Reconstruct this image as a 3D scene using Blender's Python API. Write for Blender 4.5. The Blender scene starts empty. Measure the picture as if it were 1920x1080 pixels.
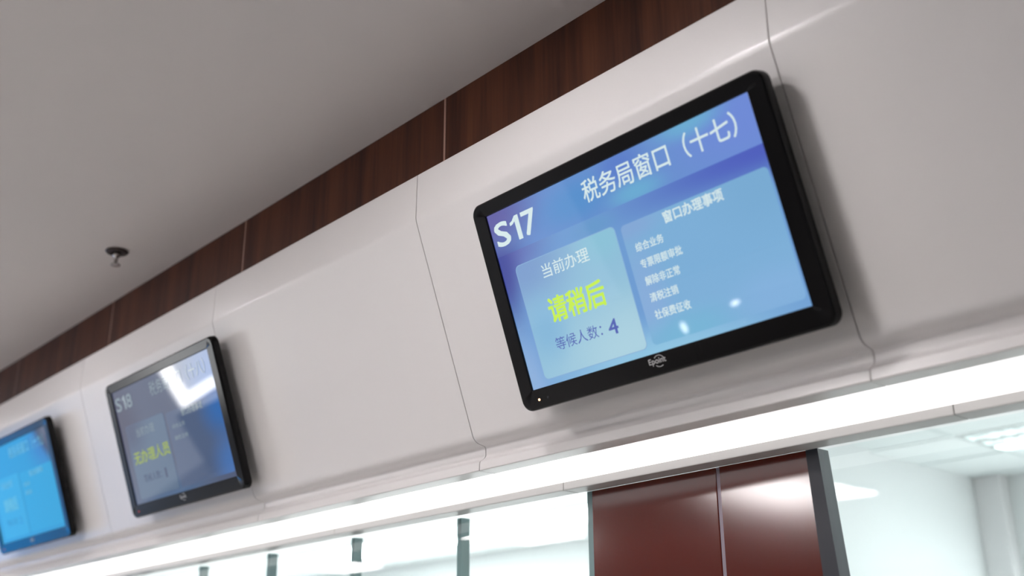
import bpy, bmesh, math
from mathutils import Vector, Matrix

# ------------------------------------------------------------------ camera, world, exposure
S = bpy.context.scene
COL = S.collection
Z0 = 2.40                                   # height of the screens' centres above the floor
F_PX = 2080.03
YAW, PITCH, ROLL = 0.840609, 0.354115, -0.006295
CAM = Vector((1.35086, -1.52055, -0.812798 + Z0))
TILT = 0.348307                             # how far the fascia and its screens lean forward


def cam_axes():
    ca, sa, cb, sb = math.cos(YAW), math.sin(YAW), math.cos(PITCH), math.sin(PITCH)
    fwd = Vector((-sa * cb, ca * cb, sb))
    right = Vector((ca, sa, 0.0))
    up = right.cross(fwd)
    cr, sr = math.cos(ROLL), math.sin(ROLL)
    return cr * right + sr * up, -sr * right + cr * up, fwd


cam_data = bpy.data.cameras.new('camera')
cam = bpy.data.objects.new('camera', cam_data)
COL.objects.link(cam)
r_, u_, f_ = cam_axes()
cam.matrix_world = Matrix(((r_.x, u_.x, -f_.x, CAM.x), (r_.y, u_.y, -f_.y, CAM.y),
                           (r_.z, u_.z, -f_.z, CAM.z), (0, 0, 0, 1)))
cam_data.sensor_width = 36.0
cam_data.lens = F_PX / 1920 * 36.0
cam_data.clip_start = 0.05
cam_data.dof.use_dof = True
cam_data.dof.focus_distance = 2.55
cam_data.dof.aperture_fstop = 1.9
S.camera = cam

world = bpy.data.worlds.new('world')
S.world = world
world.use_nodes = True
world.node_tree.nodes['Background'].inputs[0].default_value = (0.8, 0.85, 0.9, 1)
world.node_tree.nodes['Background'].inputs[1].default_value = 0.3

S.view_settings.view_transform = 'Standard'
S.view_settings.look = 'None'
S.view_settings.exposure = 0.0
S.view_settings.gamma = 1.0
S.view_settings.use_curve_mapping = False

HALL_LAMP = 50.0        # luminous ceiling panels of the hall
NEAR_LAMP = 24.0        # unseen opal lamp added to light the fascia
SPOT_LAMP = 100.0       # recessed downlights close to the fascia
DAYLIGHT = 4.5          # tall windows at the end of the hall
OFFICE_FILL = 6.2        # unseen glowing panes added to brighten the offices
OFFICE_LAMP = 26.0      # ceiling lights of the offices behind the glass
SOFFIT_LAMP = 1.7       # luminous strip under the fascia


# ------------------------------------------------------------------ helpers
def lin(r, g, b):
    def c(v):
        v /= 255.0
        return v / 12.92 if v <= 0.04045 else ((v + 0.055) / 1.055) ** 2.4
    return (c(r), c(g), c(b), 1.0)


def mat(name, col, rough=0.5, metal=0.0, spec=0.5, emit=None, strength=0.0, coat=0.0):
    m = bpy.data.materials.new(name)
    m.use_nodes = True
    b = m.node_tree.nodes['Principled BSDF']
    b.inputs['Base Color'].default_value = col
    b.inputs['Roughness'].default_value = rough
    b.inputs['Metallic'].default_value = metal
    b.inputs['Specular IOR Level'].default_value = spec
    b.inputs['Coat Weight'].default_value = coat
    b.inputs['Coat Roughness'].default_value = 0.05
    if emit:
        b.inputs['Emission Color'].default_value = emit
        b.inputs['Emission Strength'].default_value = strength
    return m


def node(m, kind, **kw):
    n = m.node_tree.nodes.new(kind)
    for k, v in kw.items():
        setattr(n, k, v)
    return n


def link(m, a, b):
    m.node_tree.links.new(a, b)


def speckle(m, scale, amount, bump=0.0):
    """slight uneven tone of a painted surface, plus a fine bump"""
    b = m.node_tree.nodes['Principled BSDF']
    col = tuple(b.inputs['Base Color'].default_value)
    tc = node(m, 'ShaderNodeTexCoord')
    nz = node(m, 'ShaderNodeTexNoise')
    nz.inputs['Scale'].default_value = scale
    nz.inputs['Detail'].default_value = 4
    link(m, tc.outputs['Object'], nz.inputs['Vector'])
    mx = node(m, 'ShaderNodeMix', data_type='RGBA')
    mx.inputs[6].default_value = tuple(c * (1 - amount) for c in col[:3]) + (1,)
    mx.inputs[7].default_value = tuple(min(1, c * (1 + amount)) for c in col[:3]) + (1,)
    link(m, nz.outputs['Fac'], mx.inputs[0])
    link(m, mx.outputs[2], b.inputs['Base Color'])
    if bump:
        bp = node(m, 'ShaderNodeBump')
        bp.inputs['Strength'].default_value = bump
        bp.inputs['Distance'].default_value = 0.002
        link(m, nz.outputs['Fac'], bp.inputs['Height'])
        link(m, bp.outputs['Normal'], b.inputs['Normal'])
    return m


def wood_mat(name, dark, light, rough):
    m = mat(name, light, rough)
    b = m.node_tree.nodes['Principled BSDF']
    tc = node(m, 'ShaderNodeTexCoord')
    mp = node(m, 'ShaderNodeMapping')
    mp.inputs['Scale'].default_value = (16, 16, 1.1)
    link(m, tc.outputs['Object'], mp.inputs['Vector'])
    n1 = node(m, 'ShaderNodeTexNoise')
    n1.inputs['Scale'].default_value = 1.0
    n1.inputs['Detail'].default_value = 5
    n1.inputs['Distortion'].default_value = 0.6
    link(m, mp.outputs[0], n1.inputs['Vector'])
    mp2 = node(m, 'ShaderNodeMapping')
    mp2.inputs['Scale'].default_value = (120, 120, 5)
    link(m, tc.outputs['Object'], mp2.inputs['Vector'])
    n2 = node(m, 'ShaderNodeTexNoise')
    n2.inputs['Scale'].default_value = 1.0
    link(m, mp2.outputs[0], n2.inputs['Vector'])
    ad = node(m, 'ShaderNodeMath', operation='MULTIPLY_ADD')
    link(m, n2.outputs['Fac'], ad.inputs[0])
    ad.inputs[1].default_value = 0.35
    link(m, n1.outputs['Fac'], ad.inputs[2])
    rp = node(m, 'ShaderNodeValToRGB')
    rp.color_ramp.elements[0].position = 0.42
    rp.color_ramp.elements[0].color = dark
    rp.color_ramp.elements[1].position = 0.92
    rp.color_ramp.elements[1].color = light
    link(m, ad.outputs[0], rp.inputs[0])
    link(m, rp.outputs[0], b.inputs['Base Color'])
    return m


def glow_mat(name, base, blobs, gain=1.0, gloss=0.025):
    """lit screen picture: a base colour with soft colour patches (u, v, ru, rv, colour), under a glossy cover"""
    m = mat(name, (0.004, 0.004, 0.005, 1), gloss)
    b = m.node_tree.nodes['Principled BSDF']
    tc = node(m, 'ShaderNodeTexCoord')
    prev = None
    for (cu, cv, ru, rv, c) in blobs:
        sub = node(m, 'ShaderNodeVectorMath', operation='SUBTRACT')
        link(m, tc.outputs['Object'], sub.inputs[0])
        sub.inputs[1].default_value = ((cu - .5) * DW, 0, (.5 - cv) * DH)
        mul = node(m, 'ShaderNodeVectorMath', operation='MULTIPLY')
        link(m, sub.outputs[0], mul.inputs[0])
        mul.inputs[1].default_value = (1 / (ru * DW), 0, 1 / (rv * DH))
        ln = node(m, 'ShaderNodeVectorMath', operation='LENGTH')
        link(m, mul.outputs[0], ln.inputs[0])
        mr = node(m, 'ShaderNodeMapRange', interpolation_type='SMOOTHERSTEP')
        mr.inputs['From Min'].default_value = 0.0
        mr.inputs['From Max'].default_value = 1.0
        mr.inputs['To Min'].default_value = 1.0
        mr.inputs['To Max'].default_value = 0.0
        link(m, ln.outputs['Value'], mr.inputs['Value'])
        mx = node(m, 'ShaderNodeMix', data_type='RGBA')
        link(m, mr.outputs[0], mx.inputs[0])
        if prev is None:
            mx.inputs[6].default_value = base
        else:
            link(m, prev, mx.inputs[6])
        mx.inputs[7].default_value = c
        prev = mx.outputs[2]
    if prev is None:
        b.inputs['Emission Color'].default_value = base
    else:
        link(m, prev, b.inputs['Emission Color'])
    b.inputs['Emission Strength'].default_value = gain
    return m


def obj(name, bm, m, parent=None, smooth=False, loc=None):
    bmesh.ops.recalc_face_normals(bm, faces=bm.faces)
    me = bpy.data.meshes.new(name)
    bm.to_mesh(me)
    bm.free()
    for x in (m if isinstance(m, (list, tuple)) else [m]):
        me.materials.append(x)
    if smooth:
        for poly in me.polygons:
            poly.use_smooth = True
        me.set_sharp_from_angle(angle=math.radians(smooth if smooth is not True else 40))
    o = bpy.data.objects.new(name, me)
    COL.objects.link(o)
    if parent:
        o.parent = parent
    if loc:
        o.location = loc
    return o


def thing(name, label, cat, mw=None, group=None):
    o = bpy.data.objects.new(name, None)
    o.empty_display_size = 0.1
    COL.objects.link(o)
    if mw is not None:
        o.matrix_world = mw
    return tag(o, label, cat, group)


def tag(o, label, cat, group=None):
    o['label'] = label
    o['category'] = cat
    if group:
        o['group'] = group
    return o


def struct(name, bm, m, parent=None, smooth=False):
    o = obj(name, bm, m, parent, smooth)
    if parent is None:
        o['kind'] = 'structure'
    return o


def add_box(bm, x0, x1, y0, y1, z0, z1, bevel=0.0, mi=0):
    vs = [bm.verts.new(q) for q in ((x0, y0, z0), (x1, y0, z0), (x1, y1, z0), (x0, y1, z0),
                                    (x0, y0, z1), (x1, y0, z1), (x1, y1, z1), (x0, y1, z1))]
    fs = [bm.faces.new([vs[i] for i in f]) for f in
          ((0, 1, 2, 3), (4, 5, 6, 7), (0, 1, 5, 4), (1, 2, 6, 5), (2, 3, 7, 6), (3, 0, 4, 7))]
    for f in fs:
        f.material_index = mi
    if bevel:
        es = list({e for f in fs for e in f.edges})
        bmesh.ops.bevel(bm, geom=es, offset=bevel, segments=2, affect='EDGES', profile=0.6)
    return fs


def box(*a, **k):
    bm = bmesh.new()
    add_box(bm, *a, **k)
    return bm


def add_prism(bm, prof, x0, x1):
    """profile in (y, z), relative to the screens' height, extruded along the fascia"""
    a = [bm.verts.new((x0, y, z + Z0)) for y, z in prof]
    b = [bm.verts.new((x1, y, z + Z0)) for y, z in prof]
    n = len(prof)
    for i in range(n):
        bm.faces.new((a[i], a[(i + 1) % n], b[(i + 1) % n], b[i]))
    bm.faces.new(a)
    bm.faces.new(list(reversed(b)))


def add_lathe(bm, prof, seg=32):
    rings = []
    for r, z in prof:
        if r < 1e-6:
            rings.append([bm.verts.new((0, 0, z))])
        else:
            rings.append([bm.verts.new((r * math.cos(2 * math.pi * k / seg), r * math.sin(2 * math.pi * k / seg), z))
                          for k in range(seg)])
    for p, q in zip(rings, rings[1:]):
        for k in range(seg):
            j = (k + 1) % seg
            if len(p) == 1 and len(q) == 1:
                continue
            if len(p) == 1:
                bm.faces.new((p[0], q[k], q[j]))
            elif len(q) == 1:
                bm.faces.new((p[k], q[0], p[j]))
            else:
                bm.faces.new((p[k], q[k], q[j], p[j]))


def arc(cx, cz, r, a0, a1, n):
    return [(cx + r * math.cos(math.radians(a0 + (a1 - a0) * i / n)), cz + r * math.sin(math.radians(a0 + (a1 - a0) * i / n)))
            for i in range(n + 1)]


def fillet(pts, idx, r, n=6):
    """round the corners idx of an open polyline"""
    out = []
    for i, p in enumerate(pts):
        if i not in idx:
            out.append(p)
            continue
        P = Vector(p)
        A = Vector(pts[i - 1]) - P
        B = Vector(pts[i + 1]) - P
        rr = r if not isinstance(r, dict) else r[i]
        d = rr / math.tan(A.angle(B) / 2)
        d = min(d, A.length * .49, B.length * .49)
        s, e = P + A.normalized() * d, P + B.normalized() * d
        for k in range(n + 1):
            t = k / n
            q = s * (1 - t) ** 2 + P * 2 * t * (1 - t) + e * t * t
            out.append((q.x, q.y))
    return out


# ------------------------------------------------------------------ materials
DW, DH = 0.70, 0.39375
M_ceiling = speckle(mat('ceiling_paint', (0.71, 0.665, 0.65, 1), 0.85), 3.0, 0.015)
M_fascia = speckle(mat('fascia_white', (0.80, 0.775, 0.765, 1), 0.30, spec=0.5), 2.0, 0.01)
M_wood = wood_mat('brown_wood', lin(46, 20, 12), lin(94, 53, 33), 0.5)
M_wood.node_tree.nodes['Principled BSDF'].inputs['Specular IOR Level'].default_value = 0.22
M_reveal = mat('wood_joint', lin(176, 138, 122), 0.5)
M_wall = mat('wall_paint', (0.74, 0.73, 0.70, 1), 0.8)
M_floor = speckle(mat('floor_tile', (0.40, 0.385, 0.37, 1), 0.3), 5.0, 0.05)
M_walnut = wood_mat('hall_wood', lin(34, 20, 16), lin(62, 38, 28), 0.4)
M_office = mat('office_paint', (0.82, 0.835, 0.84, 1), 0.8)
M_tile = mat('office_ceiling_tile', (0.82, 0.86, 0.86, 1), 0.9)
M_grid = mat('ceiling_grid', (0.70, 0.75, 0.75, 1), 0.6)
M_black = mat('black_plastic', (0.006, 0.006, 0.0065, 1), 0.16, spec=0.2)
M_housing = mat('black_housing', (0.010, 0.010, 0.011, 1), 0.45)
M_logo = mat('silver_print', (0.55, 0.55, 0.55, 1), 0.4)
M_red = speckle(mat('red_lacquer', lin(86, 23, 12), 0.12, spec=0.5), 1.5, 0.08)
M_joint = mat('grey_joint', lin(120, 108, 118), 0.35, metal=0.3)
M_darkframe = mat('dark_frame', lin(46, 48, 55), 0.4, spec=.3)
M_mullion = mat('mullion_grey', lin(104, 130, 131), 0.4)
M_chrome = mat('chrome', (0.55, 0.53, 0.52, 1), 0.25, metal=1.0)
M_brass = mat('dark_ring', lin(60, 48, 46), 0.5, metal=0.2)
M_alu = mat('louvre_aluminium', (0.85, 0.88, 0.88, 1), 0.2, metal=1.0)
M_soffit = mat('soffit_diffuser', (0.8, 0.8, 0.8, 1), 0.5, emit=(1.0, 0.965, 0.96, 1), strength=SOFFIT_LAMP)
M_lamp = mat('hall_lamp_diffuser', (0.8, 0.8, 0.8, 1), 0.5, emit=(1.0, 0.955, 0.95, 1), strength=HALL_LAMP)
M_near = mat('opal_fill_lamp', (0.8, 0.8, 0.8, 1), 0.5, emit=(1.0, 0.957, 0.962, 1), strength=NEAR_LAMP)
M_spot = mat('downlight_diffuser', (0.8, 0.8, 0.8, 1), 0.5, emit=(1.0, 0.957, 0.962, 1), strength=SPOT_LAMP)
M_spot2 = mat('dimmer_downlight_diffuser', (0.8, 0.8, 0.8, 1), 0.5, emit=(0.98, 0.957, 1.0, 1), strength=SPOT_LAMP * .55)
M_fill_panel = mat('office_fill_diffuser', (0.8, 0.8, 0.8, 1), 0.5, emit=(0.97, 1.0, 1.0, 1), strength=15.0)
M_glint = mat('glint_bulb', (0.6, 0.6, 0.6, 1), 0.3, emit=(1.0, 0.98, 0.95, 1), strength=17.0)
M_trim = mat('grey_trim', (0.50, 0.49, 0.48, 1), 0.4)
M_tube = mat('tube_light', (0.8, 0.8, 0.8, 1), 0.5, emit=(0.93, 1.0, 0.99, 1), strength=OFFICE_LAMP)
M_day = mat('daylight_pane', (0.6, 0.6, 0.6, 1), 0.3, emit=(0.93, 0.97, 1.0, 1), strength=DAYLIGHT)
M_wall_glow = mat('lit_wall_glow', (0.6, 0.6, 0.6, 1), 0.5, emit=(0.96, 0.98, 1.0, 1), strength=0.60)
M_sun = mat('sunlit_frame_glow', (0.6, 0.6, 0.6, 1), 0.3, emit=(1.0, 0.98, 0.95, 1), strength=14.0)
M_ofill = mat('office_fill_pane', (0.6, 0.6, 0.6, 1), 0.3, emit=(0.95, 0.985, 1.0, 1), strength=OFFICE_FILL * .5)
M_ofill2 = mat('open_office_fill_pane', (0.6, 0.6, 0.6, 1), 0.3, emit=(0.97, 0.99, 1.0, 1), strength=OFFICE_FILL * .7)
M_ledwall = mat('led_wall_picture', (0.01, 0.01, 0.01, 1), 0.4, emit=lin(45, 165, 255), strength=3.0)
M_power = mat('power_led', (0.2, 0.1, 0.05, 1), 0.3, emit=(1.0, 0.50, 0.22, 1), strength=7.0)
M_powerred = mat('standby_led', (0.2, 0.02, 0.02, 1), 0.3, emit=(1.0, 0.08, 0.06, 1), strength=0.8)


def glass_mat():
    m = bpy.data.materials.new('partition_glass')
    m.use_nodes = True
    nt = m.node_tree
    nt.nodes.remove(nt.nodes['Principled BSDF'])
    out = nt.nodes['Material Output']
    tr = node(m, 'ShaderNodeBsdfTransparent')
    tr.inputs[0].default_value = (0.95, 0.985, 0.984, 1)
    gl = node(m, 'ShaderNodeBsdfGlossy')
    gl.inputs['Roughness'].default_value = 0.01
    fr = node(m, 'ShaderNodeFresnel')
    fr.inputs[0].default_value = 1.52
    mx = node(m, 'ShaderNodeMixShader')
    ge = node(m, 'ShaderNodeNewGeometry')      # the rear face of the pane only transmits
    fm = node(m, 'ShaderNodeMath', operation='SUBTRACT')
    fm.inputs[0].default_value = 1.0
    link(m, ge.outputs['Backfacing'], fm.inputs[1])
    ml = node(m, 'ShaderNodeMath', operation='MULTIPLY')
    link(m, fr.outputs[0], ml.inputs[0])
    link(m, fm.outputs[0], ml.inputs[1])
    link(m, ml.outputs[0], mx.inputs[0])
    link(m, tr.outputs[0], mx.inputs[1])
    link(m, gl.outputs[0], mx.inputs[2])
    link(m, mx.outputs[0], out.inputs[0])
    return m


M_glass = glass_mat()

# ------------------------------------------------------------------ setting: hall
CEIL = 0.64 + Z0
OCEIL = 0.52 + Z0
XL, XR, YF, YB = -16.0, 6.0, -10.0, 5.66
struct('ceiling', box(XL - .2, XR + .2, YF - .2, 0.25, CEIL, CEIL + .15), M_ceiling)
struct('floor', box(XL - .2, XR + .2, YF - .2, YB + .2, -.15, 0), M_floor)
struct('wall_right', box(XR, XR + .2, YF, YB, 0, CEIL + .15), M_wall)
# opposite wall: pale plaster to the left, dark timber panelling to the right
struct('wall_opposite', box(XL, -7.9, YF - .2, YF, 0, CEIL), M_wall)
struct('wall_panelled', box(-7.9, XR, YF - .2, YF, 0, CEIL), M_walnut)
# end wall with tall window openings
struct('wall_left', box(XL - .2, XL, YF, YB, 0, CEIL + .15), M_wall)
# bulkhead over the counter glass and low wall under it
bm = box(XL, XR, 0.25, 0.46, -.26 + Z0, CEIL + .15)
struct('wall_front', bm, M_wall)
struct('wall_counter', box(XL, XR, 0.46, 0.54, 0, 0.95), M_wall)

# ------------------------------------------------------------------ brown wood cladding above the fascia
JW = [5.9] + [0.395 + 1.031 * k for k in (0, -1, -2, -3, -4)] + [-15.9]
wood_labels = ['brown wood cladding run right of the S17 screen, past the top picture edge',
               'brown wood cladding panel above the S17 screen, reaching the top picture edge',
               'brown wood cladding panel above the blank white panel between two screens',
               'brown wood cladding panel above the S18 screen',
               'brown wood cladding panel above the leftmost blue screen',
               'brown wood cladding run at the left picture edge, left of the last joint']
for i in range(6):
    x1, x0 = JW[i], JW[i + 1]
    t = thing('wood_panel', wood_labels[i], 'wood panel', Matrix.Translation((x0, .03, .4055 + Z0)),
              'brown wood panels under the ceiling')
    bm = box(0.004, x1 - x0 - .0045, 0, .2, 0, CEIL - .4055 - Z0 - .0005, bevel=0.0015)
    o = obj('board', bm, M_wood, t)
    bm = box(-.0038, .0038, .001, .2, 0, CEIL - .4055 - Z0 - .0005)
    obj('joint_strip', bm, M_reveal, t)

# ------------------------------------------------------------------ white fascia in folded modules
ct, st = math.cos(TILT), math.sin(TILT)
B = (-.0425, .2815)
Cc = (B[0] + .556 * st, B[1] - .556 * ct)
face = [(-.0405, .405), B, Cc, (.183, -.2475), (.184, -.273), (.165, -.2855), (.163, -.3075), (.215, -.3075)]
face = fillet(face, {1: 1, 2: 1, 3: 1, 4: 1, 5: 1, 6: 1}, {1: .05, 2: .03, 3: .01, 4: .016, 5: .004, 6: .003}, 7)
face = [(-.0375, .4045), (-.0405, .4015)] + face[1:]
# split of the profile: top strip to just past the crease, the big face, the bottom lip
prof_all = face
JX = [5.9] + [0.390 + 1.04 * k for k in (0, -1, -2, -3, -4)] + [-15.9]
fascia_labels = ['white fascia panel on the right edge, right of the S17 screen',
                 'white fascia panel carrying the large S17 screen',
                 'blank white fascia panel between the S17 and S18 screens',
                 'white fascia panel carrying the S18 screen',
                 'white fascia panel carrying the leftmost blue screen',
                 'white fascia run past the left picture edge, left of the blue screen']


def strip_from(poly, x0, x1, thick):
    """sheet following an open (y, z) polyline, with real thickness towards the back"""
    n = len(poly)
    back = []
    for i in range(n):
        a = Vector(poly[max(0, i - 1)])
        b = Vector(poly[min(n - 1, i + 1)])
        d = (b - a).normalized()
        nrm = Vector((-d.y, d.x))            # polyline runs downwards: this points into the wall
        q = Vector(poly[i]) + nrm * thick
        back.append((q.x, q.y))
    bm = bmesh.new()
    rows = []
    for x in (x0, x1):
        rows.append(([bm.verts.new((x, y, z + Z0)) for y, z in poly], [bm.verts.new((x, y, z + Z0)) for y, z in back]))
    (fa, ba), (fb, bb) = rows
    for i in range(n - 1):
        bm.faces.new((fa[i], fa[i + 1], fb[i + 1], fb[i]))
        bm.faces.new((ba[i], bb[i], bb[i + 1], ba[i + 1]))
        bm.faces.new((fa[i], ba[i], ba[i + 1], fa[i + 1]))
        bm.faces.new((fb[i], fb[i + 1], bb[i + 1], bb[i]))
    bm.faces.new((fa[0], fb[0], bb[0], ba[0]))
    bm.faces.new((fa[-1], ba[-1], bb[-1], fb[-1]))
    return bm


# first point of the profile below the crease fillet, and first point of the lower rounding
i_c = max(i for i, q in enumerate(prof_all) if q[1] > .2)
i_l = i_c + 1
for i in range(6):
    x1, x0 = JX[i], JX[i + 1]
    t = thing('fascia_panel', fascia_labels[i], 'fascia panel', Matrix.Translation((x0, .1, Z0 - .3075)),
              'white fascia panels over the counter')
    inv = t.matrix_world.inverted()
    g = .0015
    for nm, pl in (('top_strip', prof_all[:i_c + 1]), ('face', prof_all[i_c:i_l + 1]), ('bottom_lip', prof_all[i_l:])):
        bm = strip_from(pl, x0 + g, x1 - g, .006)
        bm.transform(inv)
        obj(nm, bm, M_fascia, t, smooth=35)
    bm = box(x0 + .01, x1 - .01, -.03, .249, .395 + Z0, .4 + Z0)
    bm.transform(inv)
    obj('top_ledge', bm, M_fascia, t)

# ------------------------------------------------------------------ luminous soffit strip and lower trim
t = thing('soffit_light', 'long white glowing light strip under the white fascia', 'light', Matrix.Translation((0, .325, -.27 + Z0)))
inv = t.matrix_world.inverted()
bm = box(XL + .1, XR - .1, .216, .4335, -.3045 + Z0, -.290 + Z0)
bm.transform(inv)
obj('diffuser', bm, M_soffit, t)
bm = box(XL + .1, XR - .1, .216, .4335, -.290 + Z0, -.2605 + Z0)
bm.transform(inv)
obj('housing', bm, M_fascia, t)
for i in range(6):
    x1, x0 = JX[i] + .006, JX[i + 1] + .006
    bm = box(x0 + .001, x1 - .001, .434, .4926, -.3245 + Z0, -.2605 + Z0, bevel=.0025)
    o = struct('trim_%d' % (i + 1), bm, M_trim)

# ------------------------------------------------------------------ glazed partition behind the counter
GY = .515
ztop = -.3235 + Z0
mull = [-2.762 - .53 * 2, -2.762 - .53, -2.762, -2.242, -1.710, -1.167, -.625]


def window(n, x0, x1, post, mm):
    o = struct('window_%d' % n, box(x0 + .001, x1 - .001, GY, GY + .008, .951, ztop), M_glass)
    if post:
        obj('mullion', box(x0 - .0095, x0 + .0095, GY + .009, GY + .04, .951, ztop), mm, o)
    return o


for k in range(len(mull) - 1):
    window(k + 1, mull[k], mull[k + 1], True, M_mullion)
window(7, .060, 2.2, False, None)
window(8, 2.2, 4.4, True, M_mullion)
window(9, mull[0] - 6, mull[0], False, None)

# glossy red-brown column cladding between the panes
t = thing('clad_column', 'glossy red-brown clad column between the glass panes', 'column', Matrix.Translation((-.3, .6, 0)))
inv = t.matrix_world.inverted()


def part(nm, bm, m, **k):
    bm.transform(inv)
    return obj(nm, bm, m, t, **k)


zb = .951
part('panel', box(-.606, -.213, .497, .53, zb, ztop, bevel=.002), M_red)
bm = bmesh.new()
# right-hand panel widens towards the floor


def quad_box(bm, xa0, xa1, xb0, xb1, za, zb_, y0, y1):
    """box whose left and right edges run from (xa) at height za to (xb) at height zb_"""
    vs = [bm.verts.new(q) for q in ((xa0, y0, za), (xa1, y0, za), (xa1, y1, za), (xa0, y1, za),
                                    (xb0, y0, zb_), (xb1, y0, zb_), (xb1, y1, zb_), (xb0, y1, zb_))]
    for f in ((0, 1, 2, 3), (4, 5, 6, 7), (0, 1, 5, 4), (1, 2, 6, 5), (2, 3, 7, 6), (3, 0, 4, 7)):
        bm.faces.new([vs[i] for i in f])


quad_box(bm, -.2020, .085, -.2020, .0295, zb, ztop, .497, .53)
part('panel', bm, M_red)
part('joint_strip', box(-.2125, -.2025, .4985, .53, zb, ztop), M_joint)
bm = bmesh.new()
quad_box(bm, .086, .150, .030, .0595, zb, ztop, .494, .534)
part('edge_trim', bm, M_darkframe)
part('edge_trim', box(-.6245, -.6065, .499, .53, zb, ztop), M_mullion)
part('core', box(-.55, -.2, .5305, .56, zb, ztop), M_darkframe)

# ------------------------------------------------------------------ offices behind the glass
struct('wall_office_back', box(XL, XR, YB, YB + .2, 0, CEIL), M_office)
struct('wall_partition', box(-2.14, -2.04, 2.05, YB, 0, OCEIL), M_office)
bm = box(-2.04, -1.975, 2.05, 4.2, 0, OCEIL)
struct('trim_pilaster', bm, M_office)
struct('trim_corner', box(-2.04, -1.86, YB - .12, YB, 0, OCEIL, bevel=.01), mat('corner_casing', (0.80, 0.78, 0.79, 1), 0.6))
struct('window_20', box(-15, -2.3, YB - .02, YB - .002, .75, 2.30), M_ofill2)  # unseen panes, added so that the office ceilings look bright
struct('window_21', box(-1.7, 5.6, YB - .02, YB - .002, .75, 2.30), M_ofill)
# tiled ceiling with its grid
bm = bmesh.new()
TRO = [(-1.5, 4.28), (.9, 1.88), (.9, 4.28), (-3.9, 4.28), (-3.9, 1.88), (-6.3, 4.28), (-6.3, 1.88)]
gx = [-1.5 + .6 * k for k in range(-24, 13)]
gy = [4.28 + .6 * k for k in range(-6, 3)]
for j, ya in enumerate(gy):
    yb_ = min(ya + .6, YB)
    x = gx[0]
    while x < gx[-1] + .1:
        cut = [q for q in TRO if abs(q[1] - ya) < .01 and q[0] > x - .01]
        xe = min([q[0] for q in cut] + [gx[-1] + .6])
        if xe > x + .01:
            add_box(bm, x, xe, max(ya, .46), yb_, OCEIL, OCEIL + .02)
        x = xe + 1.2
add_box(bm, XL, XR, .46, YB, OCEIL + .1, OCEIL + .12)
struct('ceiling_office', bm, M_tile)
bm = bmesh.new()
x = -1.5 - .6 * 14
while x < 4:
    add_box(bm, x - .009, x + .009, .47, YB, OCEIL - .006, OCEIL - .0005)
    x += .6
y = 4.28 - .6 * 6
while y < YB:
    add_box(bm, -9.9, 4, y - .009, y + .009, OCEIL - .0055, OCEIL - .0005)
    y += .6
struct('trim_ceiling_grid', bm, M_grid)


def make_troffer():
    t = thing('louvre_light', 'square louvred ceiling light in the office at lower right', 'ceiling light')
    bm = bmesh.new()
    L, Wd, h = 1.19, .59, .07
    for a in ((0, L, 0, .02), (0, L, Wd - .02, Wd), (0, .02, .02, Wd - .02), (L - .02, L, .02, Wd - .02)):
        add_box(bm, a[0], a[1], a[2], a[3], -.010, h)
    add_box(bm, .02, L - .02, .02, Wd - .02, h - .005, h)
    obj('frame', bm, M_alu, t)
    for k in range(3):
        bm = bmesh.new()
        y = .115 + .18 * k
        a = [(y + .013 * math.cos(q * math.pi / 6), .042 + .013 * math.sin(q * math.pi / 6)) for q in range(12)]
        va = [bm.verts.new((.03, yy, zz)) for yy, zz in a]
        vb = [bm.verts.new((L - .03, yy, zz)) for yy, zz in a]
        for i in range(12):
            bm.faces.new((va[i], va[(i + 1) % 12], vb[(i + 1) % 12], vb[i]))
        bm.faces.new(va)
        bm.faces.new(vb)
        obj('tube', bm, M_tube, t, smooth=True)
    bm = bmesh.new()
    for k in range(2):                      # long reflectors between the tubes
        y = .205 + .18 * k
        quad = [(y - .035, -.006), (y + .035, -.006), (y + .004, .05), (y - .004, .05)]
        va = [bm.verts.new((.02, yy, zz)) for yy, zz in quad]
        vb = [bm.verts.new((L - .02, yy, zz)) for yy, zz in quad]
        for i in range(4):
            bm.faces.new((va[i], va[(i + 1) % 4], vb[(i + 1) % 4], vb[i]))
    n = 13
    for k in range(1, n):
        x = L * k / n
        add_box(bm, x - .002, x + .002, .02, Wd - .02, -.006, .022)
    obj('louvre', bm, M_alu, t)
    return t


def copy_tree(o, loc, label):
    c = o.copy()
    COL.objects.link(c)
    c.location = loc
    c['label'] = label
    for ch in o.children:
        d = ch.copy()
        COL.objects.link(d)
        d.parent = c
    return c


tro = make_troffer()
tro.location = (-1.495, 4.285, OCEIL + .004)
g = 'louvred office ceiling lights'
tro['group'] = g
for (x, y, lb) in ((.905, 1.885, 'louvred office ceiling light nearest the counter glass, outside the view'),
                   (.905, 4.285, 'louvred office ceiling light right of the visible one, outside the view'),
                   (-3.895, 4.285, 'louvred office ceiling light beyond the partition, near the back wall'),
                   (-3.895, 1.885, 'louvred office ceiling light beyond the partition, near the glass'),
                   (-6.295, 4.285, 'louvred office ceiling light seen through the left panes, near the back wall'),
                   (-6.295, 1.885, 'louvred office ceiling light seen through the left panes, near the glass')):
    copy_tree(tro, (x, y, OCEIL + .004), lb)


def office_fill_panel(x, y, lb, grp):  # flat panels added to brighten the offices
    t = thing('fill_panel_light', lb, 'ceiling light', Matrix.Translation((x, y, OCEIL - .0065)), grp)
    bm = bmesh.new()
    for a in ((0, 1.19, 0, .02), (0, 1.19, .57, .59), (0, .02, .02, .57), (1.17, 1.19, .02, .57)):
        add_box(bm, a[0], a[1], a[2], a[3], -.018, 0)
    obj('frame', bm, M_alu, t)
    obj('diffuser', box(.0205, 1.1695, .0205, .5695, -.014, -.001), M_fill_panel, t)


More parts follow.
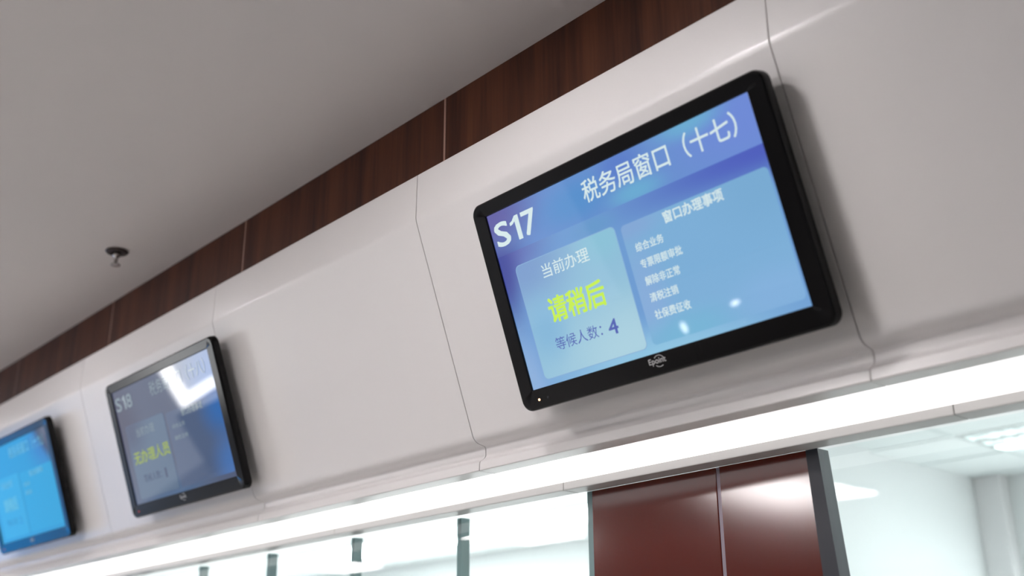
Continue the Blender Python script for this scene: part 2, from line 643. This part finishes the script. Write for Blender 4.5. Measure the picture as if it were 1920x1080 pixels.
gl_ = 'added flat panel lights of the open office'
for x, y, lb in ((-5.1, 4.28, 'added flat glowing office panel light seen through the pane left of the red column'),
                 (-7.5, 4.28, 'added flat glowing office panel light seen through the second pane left of the column'),
                 (-8.7, 4.28, 'added flat glowing office panel light seen through the third pane left of the column'),
                 (-5.1, 3.08, 'added flat glowing office panel light nearer the glass, left of the red column'),
                 (-7.5, 3.08, 'added flat glowing office panel light nearer the glass, further left'),
                 (-5.1, 1.88, 'added flat office panel light nearest the glass, above the view')):
    office_fill_panel(x + .005, y + .005, lb, gl_)
gr_ = 'added flat panel lights of the right office'
for x, y, lb in ((.3, 3.08, 'added flat office panel light right of the column, outside the view'),
                 (2.7, 4.28, 'added flat office panel light at the far right, outside the view'),
                 (2.7, 1.88, 'added flat office panel light at the right near the glass, outside the view')):
    office_fill_panel(x + .005, y + .005, lb, gr_)


# ------------------------------------------------------------------ hall: lamps, big LED wall, end windows (seen as reflections), added light sources
def opal_fill_lamp(x, y, lb, m):  # added lamp, its glowing sides stand out to throw light across at the fascia
    t = thing('opal_fill_lamp', lb, 'ceiling light', Matrix.Translation((x, y, CEIL)), None)
    obj('backplate', box(-.31, .31, -.31, .31, -.012, -.0005, bevel=.003), M_fascia, t)
    obj('diffuser', box(-.30, .30, -.30, .30, -.075, -.0125, bevel=.008), m, t)


def downlight(x, y, lb, m):
    t = thing('downlight', lb, 'ceiling light', Matrix.Translation((x, y, CEIL)), 'recessed downlights along the fascia')
    bm = bmesh.new()
    add_lathe(bm, [(.095, -.0005), (.112, -.0005), (.114, -.004), (.110, -.008), (.096, -.006), (.095, -.0005)], 32)
    obj('rim', bm, M_fascia, t, smooth=True)
    bm = bmesh.new()
    add_lathe(bm, [(0, -.0005), (.0945, -.0005), (.0945, -.004), (.06, -.006), (0, -.0065)], 32)
    obj('diffuser', bm, m, t)


downlight(-.08, -.80, 'round recessed downlight above the S17 screen, above the view', M_spot)
downlight(-2.65, -.78, 'round recessed downlight above the S18 screen, above the view', M_spot2)
downlight(-5.35, -.78, 'round recessed downlight beyond the blue screen, above the view', M_spot2)
opal_fill_lamp(-.85, -2.0, 'added square opal fill lamp in front of the blank fascia panel, above the view', M_near)


def hall_lamp(x, y, lx, ly, lb):
    t = thing('ceiling_lamp', lb, 'ceiling light', Matrix.Translation((x, y, CEIL)), 'square ceiling lamps of the hall')
    bm = bmesh.new()
    for a in ((-lx, lx, -ly, -ly + .03), (-lx, lx, ly - .03, ly), (-lx, -lx + .03, -ly + .03, ly - .03), (lx - .03, lx, -ly + .03, ly - .03)):
        add_box(bm, a[0], a[1], a[2], a[3], -.03, -.0005)
    obj('frame', bm, M_fascia, t)
    obj('diffuser', box(-lx + .03, lx - .03, -ly + .03, ly - .03, -.02, -.004), M_lamp, t)


hall_lamp(-3.42, -4.48, .42, .65, 'hall ceiling lamp mirrored in the red column')
hall_lamp(-6.5, -4.45, .45, .65, 'hall ceiling lamp mirrored in the middle glass pane')
hall_lamp(-9.75, -4.45, .45, .65, 'hall ceiling lamp mirrored in the left glass panes')

t = thing('led_wall', 'large blue LED display on the end wall, mirrored in the left screen', 'display', Matrix.Translation((XL, -2.8, 1.4)))
obj('picture', box(.09, .1, -2.30, 2.30, -1.05, 1.25), M_ledwall, t)
obj('cabinet', box(.001, .0895, -2.33, 2.33, -1.08, 1.28), M_housing, t)

struct('window_10', box(XL + .002, XL + .02, -9.6, -7.42, 1.15, 2.75), M_day)
struct('window_11', box(XL + .002, XL + .02, -7.40, -5.25, 0.2, 2.95), M_wall_glow)  # glowing sheet standing in for the pale lit end wall
struct('window_12', box(XL + .021, XL + .03, -7.66, -7.46, 1.15, 2.55), M_sun)  # glowing strips stand in for sunlight on the window jamb and sill
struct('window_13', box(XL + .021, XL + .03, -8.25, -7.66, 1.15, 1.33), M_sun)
tag(obj('reception_desk', box(XL + .05, XL + 1.5, -9.6, -7.25, 0, 1.1, bevel=.01), M_walnut), 'dark reception desk by the end wall, mirrored in the S18 screen', 'desk')

bm = bmesh.new()  # invented counter with two invented bulbs that make the glints in S17
add_box(bm, -3.3, -1.9, -4.55, -3.75, .95, .99, bevel=.004)
add_box(bm, -3.2, -2.0, -4.45, -3.85, 0, .9495)
tag(obj('added_counter', bm, M_walnut), 'added dark counter in the hall, carrying the glint lamps', 'counter')
for x, y, z, rx, rz, lb in ((-2.76, -3.86, 1.105, .016, .040, 'made-up small upright glowing lamp for a glint in S17'),
                            (-2.43, -4.00, 1.120, .030, .014, 'made-up small flat glowing lamp for a glint in S17')):
    t = thing('glint_lamp', lb, 'lamp', Matrix.Translation((x, y, .9902)))
    bm = bmesh.new()
    add_lathe(bm, [(0, 0), (.03, 0), (.03, .008), (.006, .014), (.006, z - .9902 - rz * .95), (0, z - .9902 - rz * .95)], 20)
    obj('stand', bm, M_chrome, t, smooth=30)
    bm = bmesh.new()
    add_lathe(bm, [(rx * math.sin(math.pi * k / 8), z - .9902 - rz * math.cos(math.pi * k / 8)) for k in range(9)], 20)
    obj('bulb', bm, M_glint, t, smooth=True)

# ------------------------------------------------------------------ fire sprinkler in the ceiling
SPX, SPY = -2.19, -.175
t = thing('fire_sprinkler', 'small fire sprinkler head hanging from the grey ceiling', 'sprinkler', Matrix.Translation((SPX, SPY, CEIL)))
bm = bmesh.new()
add_lathe(bm, [(0, -.0005), (.036, -.0005), (.038, -.004), (.034, -.009), (.022, -.0085), (.020, -.004), (0, -.004)])
obj('escutcheon', bm, M_brass, t, smooth=True)
bm = bmesh.new()
add_lathe(bm, [(0, -.0045), (.013, -.0045), (.013, -.020), (.009, -.024), (.006, -.026), (.006, -.034), (0, -.034)], 20)
for s in (-1, 1):
    quad_box(bm, s * .003, s * .006, s * .010, s * .013, -.050, -.020, -.003, .003)
obj('frame_arms', bm, M_chrome, t, smooth=30)
bm = bmesh.new()
add_lathe(bm, [(0, -.050), (.016, -.050), (.017, -.052), (.016, -.054), (0, -.055)], 20)
obj('deflector', bm, M_chrome, t, smooth=True)


# ------------------------------------------------------------------ screens
def rounded_loop(l, r, b, tp, rad, n=8):
    pts = []
    for cx, cz, a0 in ((r - rad, tp - rad, 0), (l + rad, tp - rad, 90), (l + rad, b + rad, 180), (r - rad, b + rad, 270)):
        for k in range(n + 1):
            a = math.radians(a0 + 90 * k / n)
            pts.append((cx + rad * math.cos(a), cz + rad * math.sin(a)))
    return pts


def loft(loops, cap_first=False, cap_last=False):
    """loops: list of (y, [(x, z)...])"""
    bm = bmesh.new()
    rows = [[bm.verts.new((x, y, z)) for x, z in pts] for y, pts in loops]
    n = len(rows[0])
    for a, b in zip(rows, rows[1:]):
        for i in range(n):
            j = (i + 1) % n
            bm.faces.new((a[i], a[j], b[j], b[i]))
    if cap_first:
        bm.faces.new(rows[0])
    if cap_last:
        bm.faces.new(rows[-1])
    return bm


def text_polys(s, u0, u1, v0, v1, bold=0.0):
    """flat lettering fitted into the box u0..u1, v0..v1 (fractions of the picture, v down); list of (verts, faces)"""
    if s == '|1':                            # plain numeral one: stem with a flag, no foot
        q = [(.55, 0), (1, 0), (1, 1), (.62, 1), (.30, .84), (0, .78), (0, .66), (.30, .69), (.55, .78)]
        p = [((u0 + a * (u1 - u0) - .5) * DW, (.5 - v1 + b * (v1 - v0)) * DH) for a, b in q]
        return p, [tuple(range(len(p)))]
    c = bpy.data.curves.new('lettering', 'FONT')
    c.body = s
    c.size = 1.0
    c.fill_mode = 'BOTH'
    c.resolution_u = 3
    o = bpy.data.objects.new('lettering', c)
    COL.objects.link(o)
    bpy.context.view_layer.update()
    dg = bpy.context.evaluated_depsgraph_get()
    me = o.evaluated_get(dg).to_mesh()
    vs = [v.co.copy() for v in me.vertices]
    fs = [tuple(p.vertices) for p in me.polygons]
    o.evaluated_get(dg).to_mesh_clear()
    bpy.data.objects.remove(o)
    bpy.data.curves.remove(c)
    xa, xb = min(v.x for v in vs), max(v.x for v in vs)
    ya, yb = min(v.y for v in vs), max(v.y for v in vs)
    X0, X1 = (u0 - .5) * DW, (u1 - .5) * DW
    Z1, Z0_ = (.5 - v0) * DH, (.5 - v1) * DH
    w = bold * (Z1 - Z0_)                    # heavier weight: the glyphs are printed again with small offsets
    shifts = [(0, 0)] if not bold else [(-w, -w), (w, -w), (-w, w), (w, w), (0, 0)]
    out, faces = [], []
    for dx, dz in shifts:
        base = len(out)
        out += [(X0 + w + dx + (v.x - xa) / (xb - xa) * (X1 - X0 - 2 * w), Z0_ + w + dz + (v.y - ya) / (yb - ya) * (Z1 - Z0_ - 2 * w))
                for v in vs]
        faces += [tuple(i + base for i in f) for f in fs]
    return out, faces


def add_flat(bm, polys, y, mi, layers=5):
    pts, fs = polys
    per = max(1, len(pts) // layers)         # overprinted copies lie one above the other, not in one plane
    vs = [bm.verts.new((x, y - 4e-5 * (i // per), z)) for i, (x, z) in enumerate(pts)]
    for f in fs:
        try:
            fc = bm.faces.new([vs[i] for i in f])
            fc.material_index = mi
        except ValueError:
            pass


def add_card(bm, u0, u1, v0, v1, rad, y, mi):
    pts = rounded_loop((u0 - .5) * DW, (u1 - .5) * DW, (.5 - v1) * DH, (.5 - v0) * DH, rad, 6)
    vs = [bm.verts.new((x, y, z)) for x, z in pts]
    f = bm.faces.new(vs)
    f.material_index = mi


def face_front(bm):
    for f in bm.faces:
        f.normal_update()
        if f.normal.y > 0:
            f.normal_flip()


def pose(x, dt=0.0, dy=0.0, dr=0.0):
    t = TILT + dt
    up = Vector((0, -math.sin(t), math.cos(t)))
    rt = Vector((1, 0, 0))
    nn = rt.cross(up)
    r2 = math.cos(dy) * rt + math.sin(dy) * nn
    n2 = r2.cross(up)
    r3 = math.cos(dr) * r2 + math.sin(dr) * up
    u3 = n2.cross(r3)
    b = -n2                                  # local +Y points into the wall
    return Matrix(((r3.x, b.x, u3.x, x), (r3.y, b.y, u3.y, 0), (r3.z, b.z, u3.z, Z0), (0, 0, 0, 1)))


def make_screen(label, mw, mats, texts, led, gap):
    t = thing('queue_screen', label, 'screen', mw, 'queue screens on the white fascia')
    l, r, b, tp = -.392, .390, -.2405, .2300
    il, ir, ib, it = -DW / 2, DW / 2, -DH / 2, DH / 2
    loops = [(.022, rounded_loop(l + .012, r - .012, b + .012, tp - .012, .014)),
             (.022, rounded_loop(l + .003, r - .003, b + .003, tp - .003, .022)),
             (.019, rounded_loop(l, r, b, tp, .025)),
             (.004, rounded_loop(l, r, b, tp, .025)),
             (-.001, rounded_loop(l + .0015, r - .0015, b + .0015, tp - .0015, .0245)),
             (-.004, rounded_loop(l + .005, r - .005, b + .005, tp - .005, .022)),
             (-.0040, rounded_loop(il - .002, ir + .002, ib - .002, it + .002, .0015)),
             (-.0034, rounded_loop(il - .0008, ir + .0008, ib - .0008, it + .0008, .001)),
             (.0035, rounded_loop(il - .0005, ir + .0005, ib - .0005, it + .0005, .0005))]
    obj('bezel', loft(loops), M_black, t, smooth=24)
    loops = [(.0036, rounded_loop(l + .006, r - .006, b + .006, tp - .006, .02)),
             (.0225, rounded_loop(l + .008, r - .008, b + .008, tp - .008, .02)),
             (.0300, rounded_loop(l + .045, r - .045, b + .04, tp - .04, .02)),
             (.0440, rounded_loop(l + .11, r - .11, b + .07, tp - .07, .02))]
    obj('housing', loft(loops, True, True), M_housing, t, smooth=30)
    obj('wall_bracket', box(-.2, .2, .0442, gap, -.1, .1, bevel=.0008), M_housing, t)
    # the lit picture, its cards and its lettering: one mesh
    bm = bmesh.new()
    vs = [bm.verts.new(q) for q in ((il, 0, ib), (ir, 0, ib), (ir, 0, it), (il, 0, it))]
    bm.faces.new(vs)
    add_card(bm, 0.0, 1.0, 0.0, .243, .0004, -.0002, 7)
    add_card(bm, .494, .992, .345, .962, .010, -.0003, 1)
    add_card(bm, .060, .474, .325, .968, .012, -.0003, 3)
    add_card(bm, .0625, .4715, .329, .964, .011, -.0005, 2)
    for (s, u0, u1, v0, v1, bold, mi) in texts:
        add_flat(bm, text_polys(s, u0, u1, v0, v1, bold), -.0008, mi, 5)
    face_front(bm)
    me = bpy.data.meshes.new('display')
    bm.to_mesh(me)
    bm.free()
    for m in mats:
        me.materials.append(m)
    d = bpy.data.objects.new('display', me)
    COL.objects.link(d)
    d.parent = t
    d['label'] = 'lit blue picture with white lettering'
    # maker's mark in the middle of the lower bezel
    bm = bmesh.new()
    add_flat(bm, text_polys('Epoint', .466, .527, 1.022, 1.060, .012), -.0049, 0)
    for up in (1, -1):
        pts = []
        for q in range(20, 141, 12):
            a = math.radians(q)
            pts.append((.503 + .017 * math.cos(a), 1.041 - up * .027 * math.sin(a), .503 + .0195 * math.cos(a), 1.041 - up * .030 * math.sin(a)))
        if up < 0:
            pts = pts[3:]
        rows = [(bm.verts.new(((p[0] - .5) * DW, -.0049, (.5 - p[1]) * DH)), bm.verts.new(((p[2] - .5) * DW, -.0049, (.5 - p[3]) * DH))) for p in pts]
        for p, q in zip(rows, rows[1:]):
            bm.faces.new((p[0], p[1], q[1], q[0]))
    face_front(bm)
    o = obj('logo', bm, M_logo, t)
    o['label'] = 'small silver maker mark on the lower bezel'
    bm = bmesh.new()
    add_lathe(bm, [(0, .0012), (.0016, .001), (.0024, 0), (.0024, -.001)], 16)
    bm.transform(Matrix.Translation(((.0195 - .5) * DW, -.0046, (.5 - 1.0585) * DH)) @ Matrix.Rotation(math.radians(90), 4, 'X'))
    o = obj('power_light', bm, led, t, smooth=True)
    o['label'] = 'tiny glowing power light'
    bm = bmesh.new()
    add_lathe(bm, [(0, .0006), (.0018, .0005), (.0026, 0), (.0026, -.001)], 16)
    bm.transform(Matrix.Translation(((.058 - .5) * DW, -.0046, (.5 - 1.0585) * DH)) @ Matrix.Rotation(math.radians(90), 4, 'X'))
    obj('sensor', bm, M_housing, t, smooth=True)
    return t


def screen_mats(tag_, k, bg, bgb, panel, panelb, card, cardb, edge, white, green, navy, hdr=None):
    return [glow_mat('picture_' + tag_, bg, bgb, k), glow_mat('list_card_' + tag_, panel, panelb, k),
            glow_mat('queue_card_' + tag_, card, cardb, k), glow_mat('card_edge_' + tag_, edge, [], k),
            glow_mat('white_letters_' + tag_, white, [], k), glow_mat('green_letters_' + tag_, green, [], k),
            glow_mat('navy_letters_' + tag_, navy, [], k), glow_mat('header_' + tag_, bg if hdr is None else hdr[0], bgb if hdr is None else hdr[1], k)]


m17 = screen_mats('bright', .97,
    lin(112, 158, 212),
    [(1.06, .26, .85, .22, lin(80, 96, 190)), (.0, .22, .34, .36, lin(98, 104, 178)), (.0, .32, .13, .52, lin(64, 74, 156)),
     (.40, .29, .14, .09, lin(106, 156, 206)), (.5, 1.05, .70, .30, lin(146, 200, 228)), (.0, .98, .12, .50, lin(140, 176, 220))],
    lin(126, 176, 217),
    [(.98, .40, .30, .35, lin(122, 172, 212)), (.52, .75, .12, .5, lin(136, 174, 219)), (.62, .95, .3, .18, lin(120, 182, 216)),
     (.92, .9, .25, .2, lin(132, 178, 222)), (.51, .36, .20, .12, lin(134, 170, 216))],
    lin(146, 193, 219),
    [(.08, .34, .34, .42, lin(124, 158, 206)), (.45, .95, .5, .5, lin(172, 210, 225)), (.12, .70, .14, .3, lin(134, 184, 218)),
     (.42, .36, .15, .2, lin(142, 196, 218))],
    lin(138, 178, 216), lin(216, 234, 236), lin(200, 240, 78), lin(84, 100, 180),
    (lin(106, 146, 208),
     [(1.0, .10, .45, .40, lin(112, 140, 216)), (.0, .02, .34, .34, lin(96, 94, 164)), (.0, .30, .20, .22, lin(72, 78, 156)),
      (.36, .13, .24, .20, lin(90, 146, 206)), (.55, .05, .14, .16, lin(94, 128, 204)), (.58, .21, .16, .10, lin(108, 172, 212)),
      (.80, .0, .18, .12, lin(110, 174, 213))]))
base_txt = [('当前办理', .166, .358, .371, .447, .004, 4),
            ('等候人数：', .142, .330, .768, .838, .0, 6),
            ('窗口办理事项', .645, .846, .356, .417, .022, 4)]
s17 = base_txt + [('S', .016, .080, .060, .196, .022, 4), ('|1', .088, .129, .060, .196, .022, 4), ('7', .140, .198, .060, .196, .022, 4), ('税务局窗口（十七）', .398, .944, .045, .168, .008, 4),
                  ('请稍后', .150, .379, .552, .692, .022, 5), ('4', .355, .392, .769, .848, .02, 6),
                  ('综合业务', .527, .627, .452, .498, .014, 4), ('专票限额审批', .528, .675, .538, .585, .014, 4),
                  ('解除非正常', .528, .650, .625, .672, .014, 4), ('清税注销', .528, .627, .711, .757, .014, 4),
                  ('社保费征收', .528, .653, .798, .845, .014, 4)]
s18 = base_txt + [('S', .016, .080, .060, .180, .022, 4), ('|1', .088, .129, .060, .180, .022, 4), ('8', .138, .198, .060, .180, .022, 4), ('税务局窗口（十八）', .398, .944, .045, .168, .008, 4),
                  ('无办理人员', .086, .464, .560, .672, .022, 5), ('1', .366, .384, .765, .848, .02, 6),
                  ('综合业务', .535, .659, .452, .490, .014, 4), ('清税注销', .531, .664, .548, .586, .014, 4)]
s19 = base_txt + [('S', .016, .080, .060, .180, .022, 4), ('|1', .088, .129, .060, .180, .022, 4), ('9', .138, .198, .060, .180, .022, 4), ('税务局窗口（十九）', .398, .944, .045, .168, .008, 4),
                  ('请稍后', .150, .379, .552, .692, .022, 5), ('2', .355, .392, .769, .848, .02, 6),
                  ('综合业务', .527, .627, .452, .498, .014, 4), ('清税注销', .528, .627, .538, .585, .014, 4)]
m18 = screen_mats('dim', 1.0,  # part of the grey reflection wash is put into these colours
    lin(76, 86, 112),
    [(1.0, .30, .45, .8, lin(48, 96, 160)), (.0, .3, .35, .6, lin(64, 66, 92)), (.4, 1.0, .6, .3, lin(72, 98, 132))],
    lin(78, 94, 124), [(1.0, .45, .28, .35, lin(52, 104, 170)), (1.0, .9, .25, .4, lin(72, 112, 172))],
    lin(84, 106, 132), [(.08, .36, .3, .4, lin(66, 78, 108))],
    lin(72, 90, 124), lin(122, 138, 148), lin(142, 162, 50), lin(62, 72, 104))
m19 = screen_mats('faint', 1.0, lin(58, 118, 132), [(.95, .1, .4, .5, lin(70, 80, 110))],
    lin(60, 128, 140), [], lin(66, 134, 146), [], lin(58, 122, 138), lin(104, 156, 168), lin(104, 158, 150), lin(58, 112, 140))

make_screen('large black-framed screen showing S17 on the right, nearest the viewer', pose(0, -.009909, -.016141, .008059), m17, s17, M_power, .0518)
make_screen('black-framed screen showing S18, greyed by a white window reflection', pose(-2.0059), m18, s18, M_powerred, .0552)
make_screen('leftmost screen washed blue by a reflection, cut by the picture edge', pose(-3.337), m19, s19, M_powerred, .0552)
